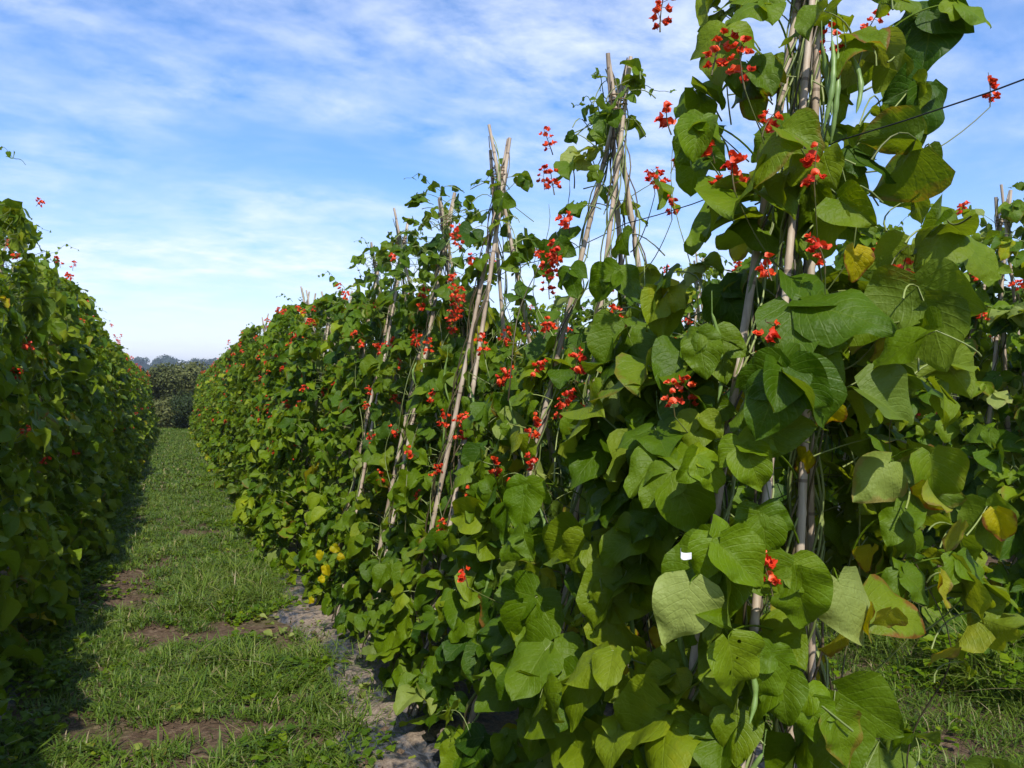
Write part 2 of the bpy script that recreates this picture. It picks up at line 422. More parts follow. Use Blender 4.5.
# ------------------------------------------------------------------ a bean plant clothing one wigwam
def make_plant(seed, canes, lod=1, n=420, top=2.45, wall=2.3, wb=.50, wt=.20, size=.115, half=.50,
               nf=14, fh=(.7,2.4), bright=0.0, yell=.008, pods=3, flod=None, bundle=.12, nbundle=0, low=0.08, thin_right=0.0, mat=None, side_bias=.5, tend=2, stalks=True, ylo=None, clear=0.0, flare=.06, wpos=(0,0), vines=3):
    rs = np.random.default_rng(seed)
    root = bpy.data.objects.new('bean_plant', None); COL.objects.link(root); root.empty_display_size=.2
    mb = MB(); vb = MB()
    # twining stems on every cane
    for (b, e, ap) in canes:
        ax = norm(e-b); U = norm(np.cross(ax, [0,1,.1])); W = np.cross(ax, U); Lc = np.linalg.norm(e-b)
        for q in range(vines if lod<2 else 1):
            m = 60 if lod==0 else 26
            t = np.linspace(.02, rs.uniform(.9,1.0), m); tw = rs.uniform(5,8)*(1 if lod<2 else .6); ph = rs.uniform(0,6)
            rr = .0140+.006*np.abs(np.sin(t*9+ph)) + (t<.3)*.01
            a = tw*2*PI*t+ph
            pts = b + ax*(t*Lc)[:,None] + rr[:,None]*(np.cos(a)[:,None]*U + np.sin(a)[:,None]*W)
            tube(vb, pts, np.linspace(.0040,.0022,m), 5 if lod==0 else 3, (rs.choice([.15,.3,.55,.8,.95]),0,0), cap=False)
    # loose stems wandering between the canes
    for q in range(18 if lod==0 else 12 if lod==1 else 3):
        h0 = rs.uniform(.05,1.5); sd = rs.choice([-1,1]); y0 = rs.uniform(-half if ylo is None else ylo+.1,half); m = 12
        m = 16; t = np.linspace(0,1,m); L = rs.uniform(.4,1.1)
        hh = h0+t*L; w = (wb*(1-hh/2.6)+.03)
        pts = np.stack([sd*w*rs.uniform(.5,1.1)+.05*np.sin(t*5+q), y0+rs.uniform(-.3,.3)*t+.04*np.sin(t*9+q), np.minimum(hh, top-.1-.1*t)], -1)
        tube(vb, pts, np.linspace(.0028,.0013,m), 4 if lod==0 else 3, (rs.uniform(.1,1),0,0), cap=False)
    # leaves of the wall
    h = low + (wall-low)*np.power(rs.random(n), .98)
    sd = np.where(rs.random(n) < side_bias, -1.0, 1.0)
    y = rs.uniform(-half if ylo is None else ylo, half, n)
    if thin_right > 0:
        keep = ~((sd > 0) & (rs.random(n) < thin_right) & (h < .9)); h, sd, y = h[keep], sd[keep], y[keep]; n = len(h)
    t = h/2.5
    wdt = wb*(1-t)+wt*t + flare*np.clip((.85-h)/.85, 0, 1)
    rnd = np.clip((h-(wall-.35))/.35, 0, 1); wdt = wdt*np.sqrt(np.clip(1-rnd**2*.9, .05, 1))
    lump = np.array([mnoise.noise(Vector((y[i]*3+seed*1.7, h[i]*2.2, sd[i]*3))) for i in range(n)])
    depth = 1 + .36*lump + rs.normal(0,.10,n) - (rs.random(n)<.22)*rs.uniform(.1,.7,n)
    x = sd*wdt*depth
    if clear:                                   # the canes stand proud of the leaves on the path side
        kill = np.zeros(n, bool)
        for ci, (b, e, ap) in enumerate(canes[:2]):
            f = (h-b[2])/(e[2]-b[2]); cx = b[0]+(e[0]-b[0])*f; cy = b[1]+(e[1]-b[1])*f
            wx, wy = cx+wpos[0], cy+wpos[1]; wl = np.hypot(wx, wy); vx, vy = wx/wl, wy/wl
            lat = np.abs((x-cx)*-vy + (y-cy)*vx); front = -((x-cx)*vx + (y-cy)*vy)
            kill |= (front > -.04) & (lat < size*.62) & (h > ((1.22 if lod==0 and wpos[1]<2 else .95) if ci == 0 else .8)) & (rs.random(n) < clear)
        q_ = ~kill; x, y, h, sd, lump = x[q_], y[q_], h[q_], sd[q_], lump[q_]; n = len(h)
    if nbundle:
        hb = rs.uniform(wall-.15, top, nbundle); a = rs.uniform(0,2*PI,nbundle); rr = bundle*np.sqrt(rs.random(nbundle))*(1-.6*(hb-wall)/(top-wall+.01)) + .03
        h = np.concatenate([h, hb]); x = np.concatenate([x, rr*np.cos(a)]); y = np.concatenate([y, rr*np.sin(a)*1.2]); sd = np.concatenate([sd, np.sign(np.cos(a))]); lump=np.concatenate([lump, rs.normal(0,.2,nbundle)]); n += nbundle
    P = np.stack([x, y, h], -1)
    out = np.stack([sd, rs.normal(0,.55,n), np.zeros(n)], -1); out = norm(out)
    Nn = out*rs.uniform(.3,1.1,(n,1)) + np.array([0,0,1.])*rs.uniform(.15,1.05,(n,1)) + rs.normal(0,.30,(n,3)) + np.array([-.12,-.22,.1])
    Nn = norm(Nn)
    D = out*rs.uniform(.1,.8,(n,1)) + np.array([0,0,-1.])*rs.uniform(.3,1.1,(n,1)) + rs.normal(0,.42,(n,3))
    S = size*np.clip(rs.normal(.98,.27,n), .38, 1.5)*(1-(.36 if nbundle and bundle<.3 else .22)*np.clip((h-1.85)/.6,0,1))
    tv = np.clip(.37 + bright + .19*rs.normal(0,1,n) + .13*lump, .02, .78)
    yl = rs.random(n) < yell*(0 if lod==0 else 1)*(1.6-h/2.2)*(h < (1.0 if lod==0 else 3)); tv[yl] = rs.uniform(.78,.95,yl.sum())
    pale = np.where(rs.random(n)<.03, rs.uniform(.3,.8,n), 0)
    br = np.where(yl, rs.uniform(.2,1,n), (rs.random(n)<.06)*rs.uniform(.3,.9,n))
    tint = np.stack([tv, br, pale], -1)
    stem = P - out*rs.uniform(.06,.15,(n,1)) + np.stack([rs.normal(0,.02,n), rs.normal(0,.03,n), rs.uniform(-.10,.0,n)], -1)
    trifoliate(mb, vb if (stalks and lod<2) else None, lod, P, D, Nn, S, tint, rs, stem)
    # withered leaves caught inside the frame
    k = 36 if lod<2 else 10
    hp = rs.uniform(.1,1.9,k); Pd = np.stack([rs.normal(0,.10,k), rs.uniform(-half,half,k), hp], -1)
    add_leaflets(mb, lod, Pd, rs.normal(0,.4,(k,3))+[0,0,-1], norm(rs.normal(0,1,(k,3))), np.full(k,.07), np.tile([.9,1.0,0],(k,1)), rs)
    link('foliage', mb.mesh('foliage', mat or (M_leaf if lod<2 else M_leaf_far)), root)
    link('vine', vb.mesh('vine', M_vine), root)
    fl = lod if flod is None else flod; fl = min(fl,1)
    for q in range(nf):
        hh = rs.uniform(*fh); s_ = -1 if rs.random()<.68 else 1
        w = wb*(1-hh/2.5)+wt*hh/2.5
        if hh > wall: w = bundle
        add_flower(root, (s_*(w*rs.uniform(.95,1.12)+.015), rs.uniform(-half,half)*(1 if hh<wall else .25), min(hh, top)), rs, fl, .9 if lod<2 else 1.15, (rs.normal(0,.3), s_*.35+rs.normal(0,.3)))
    for q in range(pods):
        hh = rs.uniform(.7, min(2.1, wall)); s_ = -1 if (lod==0 or rs.random()<.6) else 1
        w = wb*(1-hh/2.5)+wt*hh/2.5
        link('pod', PODS[rs.integers(0,4)], root, (s_*(w*1.02), rs.uniform(-half,half), hh), (rs.normal(0,.12), rs.normal(0,.12), rs.uniform(0,6)))
    for q in range(tend):
        tb = MB(); m = 16; t = np.linspace(0,1,m); a = rs.uniform(0,2*PI); L = rs.uniform(.15,.42)
        st = np.array([rs.normal(0,wt*.3), rs.uniform(-half,half)*(.3 if nbundle else .9), top-rs.uniform(.05,.25)])
        pts = st + np.stack([math.cos(a)*L*t*.8, math.sin(a)*L*t*.8, L*(.55*t - .55*np.maximum(t-.7,0)**1*2) + .012*np.sin(t*14)], -1)
        tube(tb, pts, np.linspace(.002,.0009,m), 4, (.35,0,0))
        kk = 5; ii = np.linspace(5, m-1, kk).astype(int)
        add_leaflets(tb, 1, pts[ii], rs.normal(0,1,(kk,3))+[0,0,-.3], norm(rs.normal(0,.5,(kk,3))+[0,0,.8]), rs.uniform(.018,.05,kk)*np.linspace(1.3,.5,kk), np.tile([.45,0,0],(kk,1)), rs)
        link('tendril', tb.mesh('tendril', M_vine if False else M_leaf), root)
    return root

def copy_thing(root, loc, rz, label, cat, group, mirror=False):
    r = root.copy(); COL.objects.link(r); r.location = loc; r.rotation_euler = (0,0,rz)
    for ch in root.children:
        c = ch.copy(); COL.objects.link(c); c.parent = r
    tag(r, label, cat, group); return r

def make_wigwam(seed, H, bases=None, out=0, **kw):
    rs = np.random.default_rng(seed)
    spec = cane_spec(rs, H, **kw)
    if out:
        for q in range(2):
            b, e, ap = spec[q]; b = b + np.array([-out,0,0]); spec[q] = (b, ap+norm(ap-b)*.18, ap)
    if bases:
        spec = [(np.array([bx, by, -.08]), ap + norm(ap-np.array([bx,by,-.08]))*rs.uniform(.12,.25), ap) for (bx,by), (b,e,ap) in zip(bases, spec+spec[:1])]
    root = bpy.data.objects.new('cane_wigwam', None); COL.objects.link(root); root.empty_display_size=.2
    for (b, e, ap) in spec: link('cane', make_cane(b, e, rs), root)
    link('twine', make_twine(np.mean([s[2] for s in spec], 0), rs), root)
    return root, spec

# ------------------------------------------------------------------ camera maths (only for measuring where things of the photo stand)
CAMZ = 1.40; FPX = 800.0
YAW = math.atan(340/FPX)
cam_d = bpy.data.cameras.new('camera'); cam = bpy.data.objects.new('camera', cam_d); COL.objects.link(cam)
cam.location = (0,0,CAMZ); cam.rotation_euler = (R(90)-math.atan(14/FPX), 0, -YAW)
cam_d.sensor_width = 36; cam_d.lens = FPX/1024*36; cam_d.clip_start=.05; cam_d.clip_end = 6000
scene.camera = cam
CM = Matrix.Translation(cam.location) @ cam.rotation_euler.to_matrix().to_4x4()
CR = np.array(cam.rotation_euler.to_matrix())
def at(px, py, z): 
    return np.array(CM @ Vector(((px-512)/FPX*z, -(py-384)/FPX*z, -z)))

# ------------------------------------------------------------------ the setting
xs = np.concatenate([[-1300,-900,-600,-400,-250,-150,-90,-60,-40,-25,-15], np.arange(-9,9.01,.12), [12,18,30,50,80,130,200,300,450,650,900,1300]])
ys = np.concatenate([[-300,-120,-50,-20,-8,-4], np.arange(-2,20,.14), np.arange(20,50,.8), np.arange(50,160,8), np.arange(170,700,30), [760,900,1200,1600]])
XX, YY = np.meshgrid(xs, ys, indexing='ij'); ZZ = ground(XX, YY)
nx, ny = XX.shape; i = np.arange(nx-1)[:,None]*ny; j = np.arange(ny-1)[None,:]
Fg = np.stack([i+j, i+ny+j, i+ny+j+1, i+j+1], -1).reshape(-1,4)
mb = MB(); mb.add(np.stack([XX,YY,ZZ],-1).reshape(-1,3), Fg)
tag(link('ground', mb.mesh('ground', M_soil)), kind='structure')

ROWS = {'middle':1.40, 'left':-1.32, 'right':4.20, 'outer':7.0}

# plastic mulch film laid along each row
def mulch(xc, y0, y1, label, hw=.70):
    rs = np.random.default_rng(int(xc*10)+50)
    ysl = np.concatenate([np.arange(y0, min(y1,14), .05), np.arange(min(y1,14), y1, .5)]); n = 23
    u = np.linspace(-1,1,n); V=[]
    for yy in ysl:
        ed = hw + .045*math.sin(yy*2.3+xc)+.035*math.sin(yy*5.9+1)+ .05*mnoise.noise(Vector((yy*6,xc,0)))
        x = xc + u*ed
        z = ground(x, yy) + .020 + .030*(1-np.abs(u)**3) 
        z = z + np.array([.018*mnoise.noise(Vector((a*9, yy*4, 3))) + .010*mnoise.noise(Vector((a*26, yy*9, 5))) for a in x])
        z = np.where(np.abs(u)>.97, ground(x,yy)-.02, z)
        V.append(np.stack([x, np.full(n,yy), z], -1))
    V = np.array(V); m = len(ysl); i = np.arange(m-1)[:,None]*n; j = np.arange(n-1)[None,:]
    F = np.stack([i+j, i+j+1, i+n+j+1, i+n+j], -1).reshape(-1,4)
    b = MB(); b.add(V.reshape(-1,3), F)
    return tag(link('mulch_sheet', b.mesh('mulch_sheet', M_plastic)), label, 'mulch sheet')
mulch(1.40, -.6, 37, 'wrinkled dark plastic mulch sheet, dusty with soil, at the foot of the middle row', .79)
mulch(-1.32, -.6, 36, 'shaded dark plastic mulch sheet under the left row of beans', .62)
mulch(4.20, .5, 24, 'dark plastic mulch sheet edging the right row beyond the second grass path', .90)

# ------------------------------------------------------------------ grass
def patch(x, y, s=1.0, o=0.0):
    return np.array([mnoise.noise(Vector((a*s+o, b*s-o, o))) for a, b in zip(x, y)])
def grass_field(name, regions, seed):
    rs = np.random.default_rng(seed); mb = MB()
    for (x0,x1,y0,y1,n,hmin,hmax,wid,bare) in regions:
        # tufts
        nt_ = n//7
        cx = rs.uniform(x0,x1,nt_); cy = y0+(y1-y0)*rs.random(nt_)
        pt = .6*patch(cx,cy,1.3,2.0)+.5*patch(cx,cy,4.5,9.0)
        keep = (pt > bare + rs.normal(0,.10,nt_) + .42*np.exp(-((cx+.28)/.22)**2)*(x1>.7)*(x1<.8)*np.clip((9-cy)/5,0,1)) ; cx, cy, pt = cx[keep], cy[keep], pt[keep]
        nb = rs.integers(4, 12, len(cx))
        bx = np.repeat(cx, nb); by = np.repeat(cy, nb); bp = np.repeat(pt, nb); m = len(bx)
        th = rs.uniform(.7,1.5,len(cx)); th = np.repeat(th, nb)
        bx = bx + rs.normal(0,.022,m); by = by + rs.normal(0,.022,m)
        H = rs.uniform(hmin,hmax,m)*th*(.8+.7*np.clip(bp+.2,0,1))
        a = rs.uniform(0,2*PI,m); lean = rs.uniform(.3,1.9,m)
        dx, dy = np.cos(a), np.sin(a)
        z0 = ground(bx,by)+.006
        w = wid*rs.uniform(.6,1.4,m)
        px, py = -dy, dx
        def pt3(f, q, s): 
            l = lean*H*f*f; return np.stack([bx+dx*l+px*w*s*q, by+dy*l+py*w*s*q, z0+H*(f-.33*lean*f*f)], -1)
        V = np.stack([pt3(0,1,-.5),pt3(0,1,.5),pt3(.5,.9,-.5),pt3(.5,.9,.5),pt3(.82,.55,-.5),pt3(.82,.55,.5),pt3(1,0,0)], 1)
        tv = np.clip(.50+.35*bp+rs.normal(0,.18,m), .0,.84); dry = rs.random(m)<.05; tv[dry] = rs.uniform(.88,1,dry.sum())
        base = np.arange(m)[:,None]*7
        T = np.zeros((m,7,3)); T[:,:,0] = tv[:,None]
        Q = np.concatenate([base+np.array([[0,1,3,2]]), base+np.array([[2,3,5,4]])]); 
        k0 = mb.n
        mb.add(V.reshape(-1,3), Q, None, T.reshape(-1,3))
        mb.F.append(base+np.array([[4,5,6]])+k0)
    o = link(name, mb.mesh(name, M_grass)); return o
g1 = grass_field('grass', [(-1.1,.70,1.2,5.5,80000,.015,.065,.0055,-.08), (-1.1,.73,1.2,7,26000,.05,.12,.0065,.12), (-1.1,.75,5.5,13,60000,.025,.07,.0075,-.22), (-1.1,.9,13,38,42000,.03,.09,.017,-.45),
                           (-1.15,-.7,1.5,16,9000,.06,.16,.0055,-.05), (.50,.95,2.0,16,16000,.03,.10,.0055,.08), (-1.5,3.9,37.5,44,12000,.06,.14,.02,-.6)], 3)
tag(g1, 'short patchy green grass on the path between the bean rows', 'grass', kind='stuff')
g2 = grass_field('grass', [(2.10,3.50,1.0,8.0,50000,.025,.075,.0045,-.25), (1.95,3.75,8,22,16000,.03,.08,.010,-.5), (3.3,3.9,1.5,8,6000,.10,.30,.007,-.1)], 4)
tag(g2, 'brighter grass on the second path to the right of the middle row', 'grass', kind='stuff')

# low broad-leaved weeds creeping over the path edges
def weeds(name, regions, seed, label):
    rs = np.random.default_rng(seed); mb = MB()
    for (x0,x1,y0,y1,n,sz,hh,thr) in regions:
        cx = rs.uniform(x0,x1,n); cy = rs.uniform(y0,y1,n); pt = patch(cx,cy,2.1,33.0)
        k = pt > thr; cx, cy = cx[k], cy[k]; m = len(cx)
        nb = 8; bx = np.repeat(cx,nb)+rs.normal(0,.035,m*nb); by = np.repeat(cy,nb)+rs.normal(0,.035,m*nb); q = m*nb
        P = np.stack([bx,by,ground(bx,by)+rs.uniform(.01,hh,q)],-1)
        a = rs.uniform(0,2*PI,q); D = np.stack([np.cos(a),np.sin(a),rs.uniform(-.3,.7,q)],-1)
        Nn = norm(np.stack([rs.normal(0,.3,q)-.3*np.cos(a),rs.normal(0,.3,q)-.3*np.sin(a),np.ones(q)],-1))
        t = np.zeros((q,3)); t[:,0] = np.clip(rs.normal(.42,.15,q),0,.85)
        add_leaflets(mb, 2, P, D, Nn, sz*rs.uniform(.5,1.4,q), t, rs)
    tag(link(name, mb.mesh(name, M_leaf_far)), label, 'weeds', kind='stuff')
weeds('weeds', [(-1.15,-.45,2,15,1500,.035,.10,-.05), (.30,.80,2.5,18,1300,.030,.06,.10), (-.5,.5,1.5,12,900,.022,.03,.12)], 11, 'small broad-leaved weeds creeping in the grass beside the left and middle rows')
weeds('weeds', [(2.0,3.8,1.2,8,2000,.028,.06,.0), (3.3,3.9,1.5,7,500,.05,.22,.0)], 12, 'low weeds in the second path on the right')
# crumbly soil on the trodden patches
rs = np.random.default_rng(15); mb = MB(); q = 5200
cx = np.concatenate([rs.normal(-.28,.26,q-1400), rs.uniform(.5,.8,1400)]); cy = rs.uniform(1.4,9,q)
sz = rs.uniform(.002,.009,q)*(1+1.5*(rs.random(q)<.05))
oct_ = np.array([(1,0,0),(0,1,0),(-1,0,0),(0,-1,0),(0,0,.8),(0,0,-.6)],float); of = np.array([(0,1,4),(1,2,4),(2,3,4),(3,0,4),(1,0,5),(2,1,5),(3,2,5),(0,3,5)])
V = oct_[None]*sz[:,None,None]*rs.uniform(.6,1.3,(q,6,1)) + np.stack([cx,cy,ground(cx,cy)+sz*.4+np.where(cx>.62,.03,0)],-1)[:,None,:]
mb.add(V.reshape(-1,3), (of[None]+(np.arange(q)*6)[:,None,None]).reshape(-1,3))
tag(link('soil_crumbs', mb.mesh('soil_crumbs', M_soil, False)), 'loose brown soil crumbs on the bare trodden patches of the path', 'soil', kind='stuff')
# fallen dry leaves and straw
rs = np.random.default_rng(5); mb = MB(); q = 420
cx = np.concatenate([rs.uniform(.45,.95,200), rs.uniform(-1,.8,220)]); cy = np.concatenate([rs.uniform(2,9,200), rs.uniform(1.5,10,220)])
P = np.stack([cx,cy,ground(cx,cy)+.03],-1); D = rs.normal(0,1,(q,3)); D[:,2]*=.15
tt = np.zeros((q,3)); tt[:,0]=rs.uniform(.1,.8,q); tt[:,1]=rs.uniform(.3,1,q); tt[:,2]=rs.uniform(.2,.9,q)
add_leaflets(mb, 1, P, D, norm(rs.normal(0,.3,(q,3))+[0,0,1]), rs.uniform(.02,.06,q), tt, rs)
tag(link('fallen_leaves', mb.mesh('fallen_leaves', M_aged)), 'scattered dry leaves fallen on the path and mulch sheet', 'fallen leaves', kind='stuff')

# ------------------------------------------------------------------ the middle row
STEP = .92
MS = [.48, 1.52, 2.44, 3.44, 4.27, 5.10, 5.90]
def base_pt(x, y): return (x, y, float(ground(x,y)))
near_labels = [
 ('', 'bare four-cane wigwam at the very start of the middle row'),
 ('tall large-leaved runner bean plant in the right foreground with hanging pods and scarlet flowers', 'nearest full wigwam of pale thick canes, wrapped in big leaves in the right foreground'),
 ('runner bean plant with thin leafy top against the sky, left of the large foreground plant', 'cane wigwam with the tallest bare tips against the sky, left of the foreground one'),
 ('bean plant with forked bare cane tips and a long curling shoot, centre of the picture', 'cane wigwam with two forked bare tips in the centre of the picture'),
 ('bean plant with a full rounded top, just left of the forked bare cane tips', 'mostly covered cane wigwam under the rounded leafy top left of the forked tips'),
 ('bean plant with slanting brown canes showing, second left of the forked cane tips', 'cane wigwam with two thin tips poking from the leaves, fifth along the middle row'),
 ('bean plant with a yellow leaf cluster at its foot by the path', 'cane wigwam with one bare slanting cane, sixth along the middle row')]
WIG = []
params = [
 None,
 dict(lod=0, n=390, top=2.62, wall=1.67, wb=.40, wt=.22, size=.114, half=.44, ylo=-.27, nf=17, fh=(1.0,2.5), bright=.19, bundle=.29, nbundle=84, pods=9, thin_right=.85, low=.15, tend=3, clear=.72),
 dict(lod=0, n=460, top=2.50, wall=1.57, wb=.42, wt=.12, size=.100, half=.48, nf=28, fh=(.7,2.2), bright=.12, bundle=.19, nbundle=36, pods=6, thin_right=.3, tend=3, clear=.9),
 dict(lod=0, n=500, top=2.50, wall=1.62, wb=.42, wt=.09, size=.091, half=.48, nf=30, fh=(.8,2.2), bright=.09, bundle=.19, nbundle=36, pods=5, tend=3, clear=.9),
 dict(lod=0, n=580, top=2.60, wall=2.00, wb=.42, wt=.08, size=.086, half=.46, nf=18, fh=(.9,2.3), bright=.08, bundle=.27, nbundle=85, pods=4, clear=.9),
 dict(lod=0, n=600, top=2.52, wall=2.05, wb=.43, wt=.08, size=.084, half=.46, nf=18, fh=(.9,2.3), bright=.08, bundle=.22, nbundle=55, pods=3, clear=.9),
 dict(lod=1, n=600, top=2.50, wall=2.15, wb=.46, wt=.12, size=.090, half=.48, nf=18, fh=(.9,2.3), bright=.08, pods=3, yell=.015, clear=.8, bundle=.22, nbundle=50)]
PL = []
for i, s in enumerate(MS):
    H = [2.3, 2.75, 2.60, 2.64, 2.60, 2.62, 2.60][i]
    w, spec = make_wigwam(200+i, H, spread=.40, out=(.05 if i>1 else 0), bases=[(-.10,-.05),(-.46,-.02),(.12,.05),(.27,.27),(-.43,-.22)] if i==1 else None)
    w.location = base_pt(1.40, s); tag(w, near_labels[i][1], 'cane wigwam', 'cane wigwams of the bean rows')
    if params[i] is None: PL.append(None); WIG.append(w); continue
    p = make_plant(300+i, spec, wpos=(1.40, s), vines=(6 if i==1 else 4), **params[i]); p.location = base_pt(1.40, s)
    tag(p, near_labels[i][0], 'bean plant', 'runner bean plants in the middle row'); PL.append(p); WIG.append(w)

# dense plants for the rest of the rows: a few kinds, then copies
protos = []
for k in range(4):
    w, spec = make_wigwam(400+k, 2.50+.05*k, spread=.40)
    p = make_plant(500+k, spec, lod=1, n=720, top=2.54, wall=2.44, wb=.56, wt=.30, size=.088, half=.52, nf=24, fh=(.9,2.35), pods=2, tend=2, yell=.010, bright=.05)
    protos.append((w,p))
far = []
for k in range(3):
    w, spec = make_wigwam(430+k, 2.50, spread=.40)
    p = make_plant(530+k, spec, lod=2, n=760, top=2.62, wall=2.52, wb=.58, wt=.32, size=.088, half=.52, nf=16, fh=(.8,2.45), pods=0, tend=1, yell=.02, bright=.08)
    far.append((w,p))
lefts = []
for k in range(4):
    w, spec = make_wigwam(450+k, 2.66, spread=.40)
    p = make_plant(550+k, spec, lod=1, n=(640,560,690,600)[k], top=2.85, wall=(2.5,2.25,2.62,2.4)[k], wb=.52, wt=(.44,.34,.42,.30)[k], size=.098, half=.52, nf=12, fh=(.9,2.6), pods=3, tend=4, yell=.012, side_bias=.42, bright=.20, bundle=.30, nbundle=34)
    lefts.append((w,p))
used = set()
def place(pair, x, s, rz, lw, lp, gw, gp, sc=1.0):
    for o, lb, gr, cat in ((pair[0], lw, gw, 'cane wigwam'), (pair[1], lp, gp, 'bean plant')):
        if o.name not in used:
            used.add(o.name); r = o
            r.location = base_pt(x, s); r.rotation_euler = (0,0,rz); tag(r, lb, cat, gr)
        else:
            r = copy_thing(o, base_pt(x, s), rz, lb, cat, gr)
        r.scale = (1,1,sc)
rs0 = random.Random(4)
s = MS[-1]+STEP; k = 0
while s < 37:
    fr = s > 15
    pair = far[k%3] if fr else protos[k%4]
    rz = 0 if (k//4)%2==0 else PI
    place(pair, 1.40+rs0.uniform(-.05,.05), s, rz,
          'cane wigwam buried in leaves in the %s part of the middle row' % ('far, distant' if fr else 'dense middle'),
          'dense bean plant dotted with red flowers, %s part of middle row' % ('far, distant' if fr else 'unbroken middle'),
          'wigwams in the %s part of the middle row' % ('far' if fr else 'dense'), 'bean plants in the %s part of the middle row' % ('far' if fr else 'dense'), rs0.uniform(.92,1.05))
    s += STEP; k += 1
s = .4; k = 0
while s < 36:
    fr = s > 16
    pair = far[(k+1)%3] if fr else lefts[k%4]
    place(pair, -1.32+rs0.uniform(-.05,.05), s, 0 if (k//4)%2==0 else PI,
          'cane wigwam hidden in the %s part of the left row' % ('far sunlit' if fr else 'near shaded'),
          'dense dark runner bean plant in the near shaded part of the left row' if not fr else 'yellowish-green bean plant in the far part of the left row',
          'wigwams in the %s part of the left row' % ('far' if fr else 'near'), 'bean plants in the %s part of the left row' % ('far' if fr else 'near'), rs0.uniform(.97,1.05))
    s += STEP; k += 1
# right row, seen behind the foreground plant
rp = []
for k in range(3):
    w, spec = make_wigwam(470+k, 2.60, spread=.30, along=.20, out=.20)
    p = make_plant(570+k, spec, lod=1, n=430, top=2.50, wall=1.95, wb=.46, wt=.24, size=.105, half=.50, nf=18, fh=(.8,2.4), pods=3, tend=2, bundle=.30, nbundle=90, low=.12)
    rp.append((w,p))
s = 2.075; k = 0
while s < 24:
    nm = 'nearest' if k==1 else None
    place(rp[k%3], 4.20, s, 0,
          'pale cane wigwam by the right edge of the picture, across the second path' if k==1 else 'cane wigwam of the right row seen through gaps behind the middle row',
          'bean plant with red flowers by the right picture edge, across the second path' if k==1 else 'runner bean plant of the right row seen behind the foreground plant',
          'wigwams of the right row', 'bean plants of the right row', rs0.uniform(.97,1.02))
    s += STEP; k += 1
s = 4.2; k = 0
while s < 26:
    place(far[k%3], 7.0, s, 0, 'cane wigwam of the outermost row behind the right row', 'runner bean plant of the outermost row, only its top showing behind the right row',
          'wigwams of the outermost row', 'bean plants of the outermost row', .93)
    s += STEP; k += 1

# support wires
def wire(x, y0, y1, h, label, r=.0017):
    mb = MB(); pts = []
    yy = y0
    while yy < y1:
        for f in np.linspace(0,1,6)[:-1]:
            y = yy+f*STEP; pts.append((x, y, float(-G*y)+h-.02*math.sin(PI*f)))
        yy += STEP
    tube(mb, pts, r, 5)
    tag(link('support_wire', mb.mesh('support_wire', M_wire)), label, 'wire')
wire(1.40, .48, 12, 1.97, 'thin dark wire strung along the middle row from wigwam to wigwam')
wire(4.20, 1.92, 12, 1.97, 'thin dark wire strung along the right row')

# ------------------------------------------------------------------ single leaves that stand out on the two nearest plants
def screen_dir(ax, ay, az):      # right, down, towards the viewer
    return CR @ np.array([ax, -ay, az])
def feature(parent, px, py, z, size, tip, nrm, tint, label=None, var=3, aged=False, fold=None):
    mb = MB()
    P = at(px, py, z) - np.array(parent.location)
    D = norm(screen_dir(*tip)); N0 = screen_dir(*nrm); N0 = norm(N0 - (N0@D)*D)
    rs_ = np.random.default_rng(int(px*7+py)); 
    V, F, L = leaflet(14, 12, np.random.default_rng(1000+var))
    X = np.cross(D, N0); B = np.stack([X*1.08, D, N0])*size
    mb.add(V@B + P, F, L, np.tile(tint,(len(V),1)))
    if tint[1] == 0 and tint[2] == 0:
        for sg in (-1, 1):
            V2, F2, L2 = leaflet(12, 10, np.random.default_rng(2000+var*2+sg))
            D2 = norm(D*rs_.uniform(.1,.4) + sg*X*rs_.uniform(.7,1.0) + np.array([0,0,-.35])); N2 = norm(N0 + sg*X*rs_.uniform(-.2,.5)+rs_.normal(0,.2,3)); N2 = norm(N2-(N2@D2)*D2)
            B2 = np.stack([np.cross(D2,N2)*1.02, D2, N2])*size*rs_.uniform(.72,.88)
            mb.add(V2@B2 + P - D*size*.16, F2, L2, np.tile((max(0,tint[0]+rs_.normal(0,.06)),0,0),(len(V2),1)))
    # its stalk
    back = P - D*size*.25 + np.array([.0,.05,-.05]); tgt = np.array([P[0]*.4, P[1]*.6, P[2]-.08])
    k0 = P-D*size*.30; k1 = tgt+np.array([0,0,.06])+(P-tgt)*.25; tq = np.linspace(0,1,12)[:,None]; s0 = P+D*size*.02
    tube(mb, (1-tq)**3*s0+3*tq*(1-tq)**2*k0+3*tq**2*(1-tq)*k1+tq**3*tgt, np.linspace(.0015,.0028,12), 5, (.55,0,0))
    o = link('leaf', mb.mesh('leaf', M_aged if aged else M_leaf), parent)
    if label: o['label'] = label
    return o
p0 = PL[1]; p1 = PL[2]
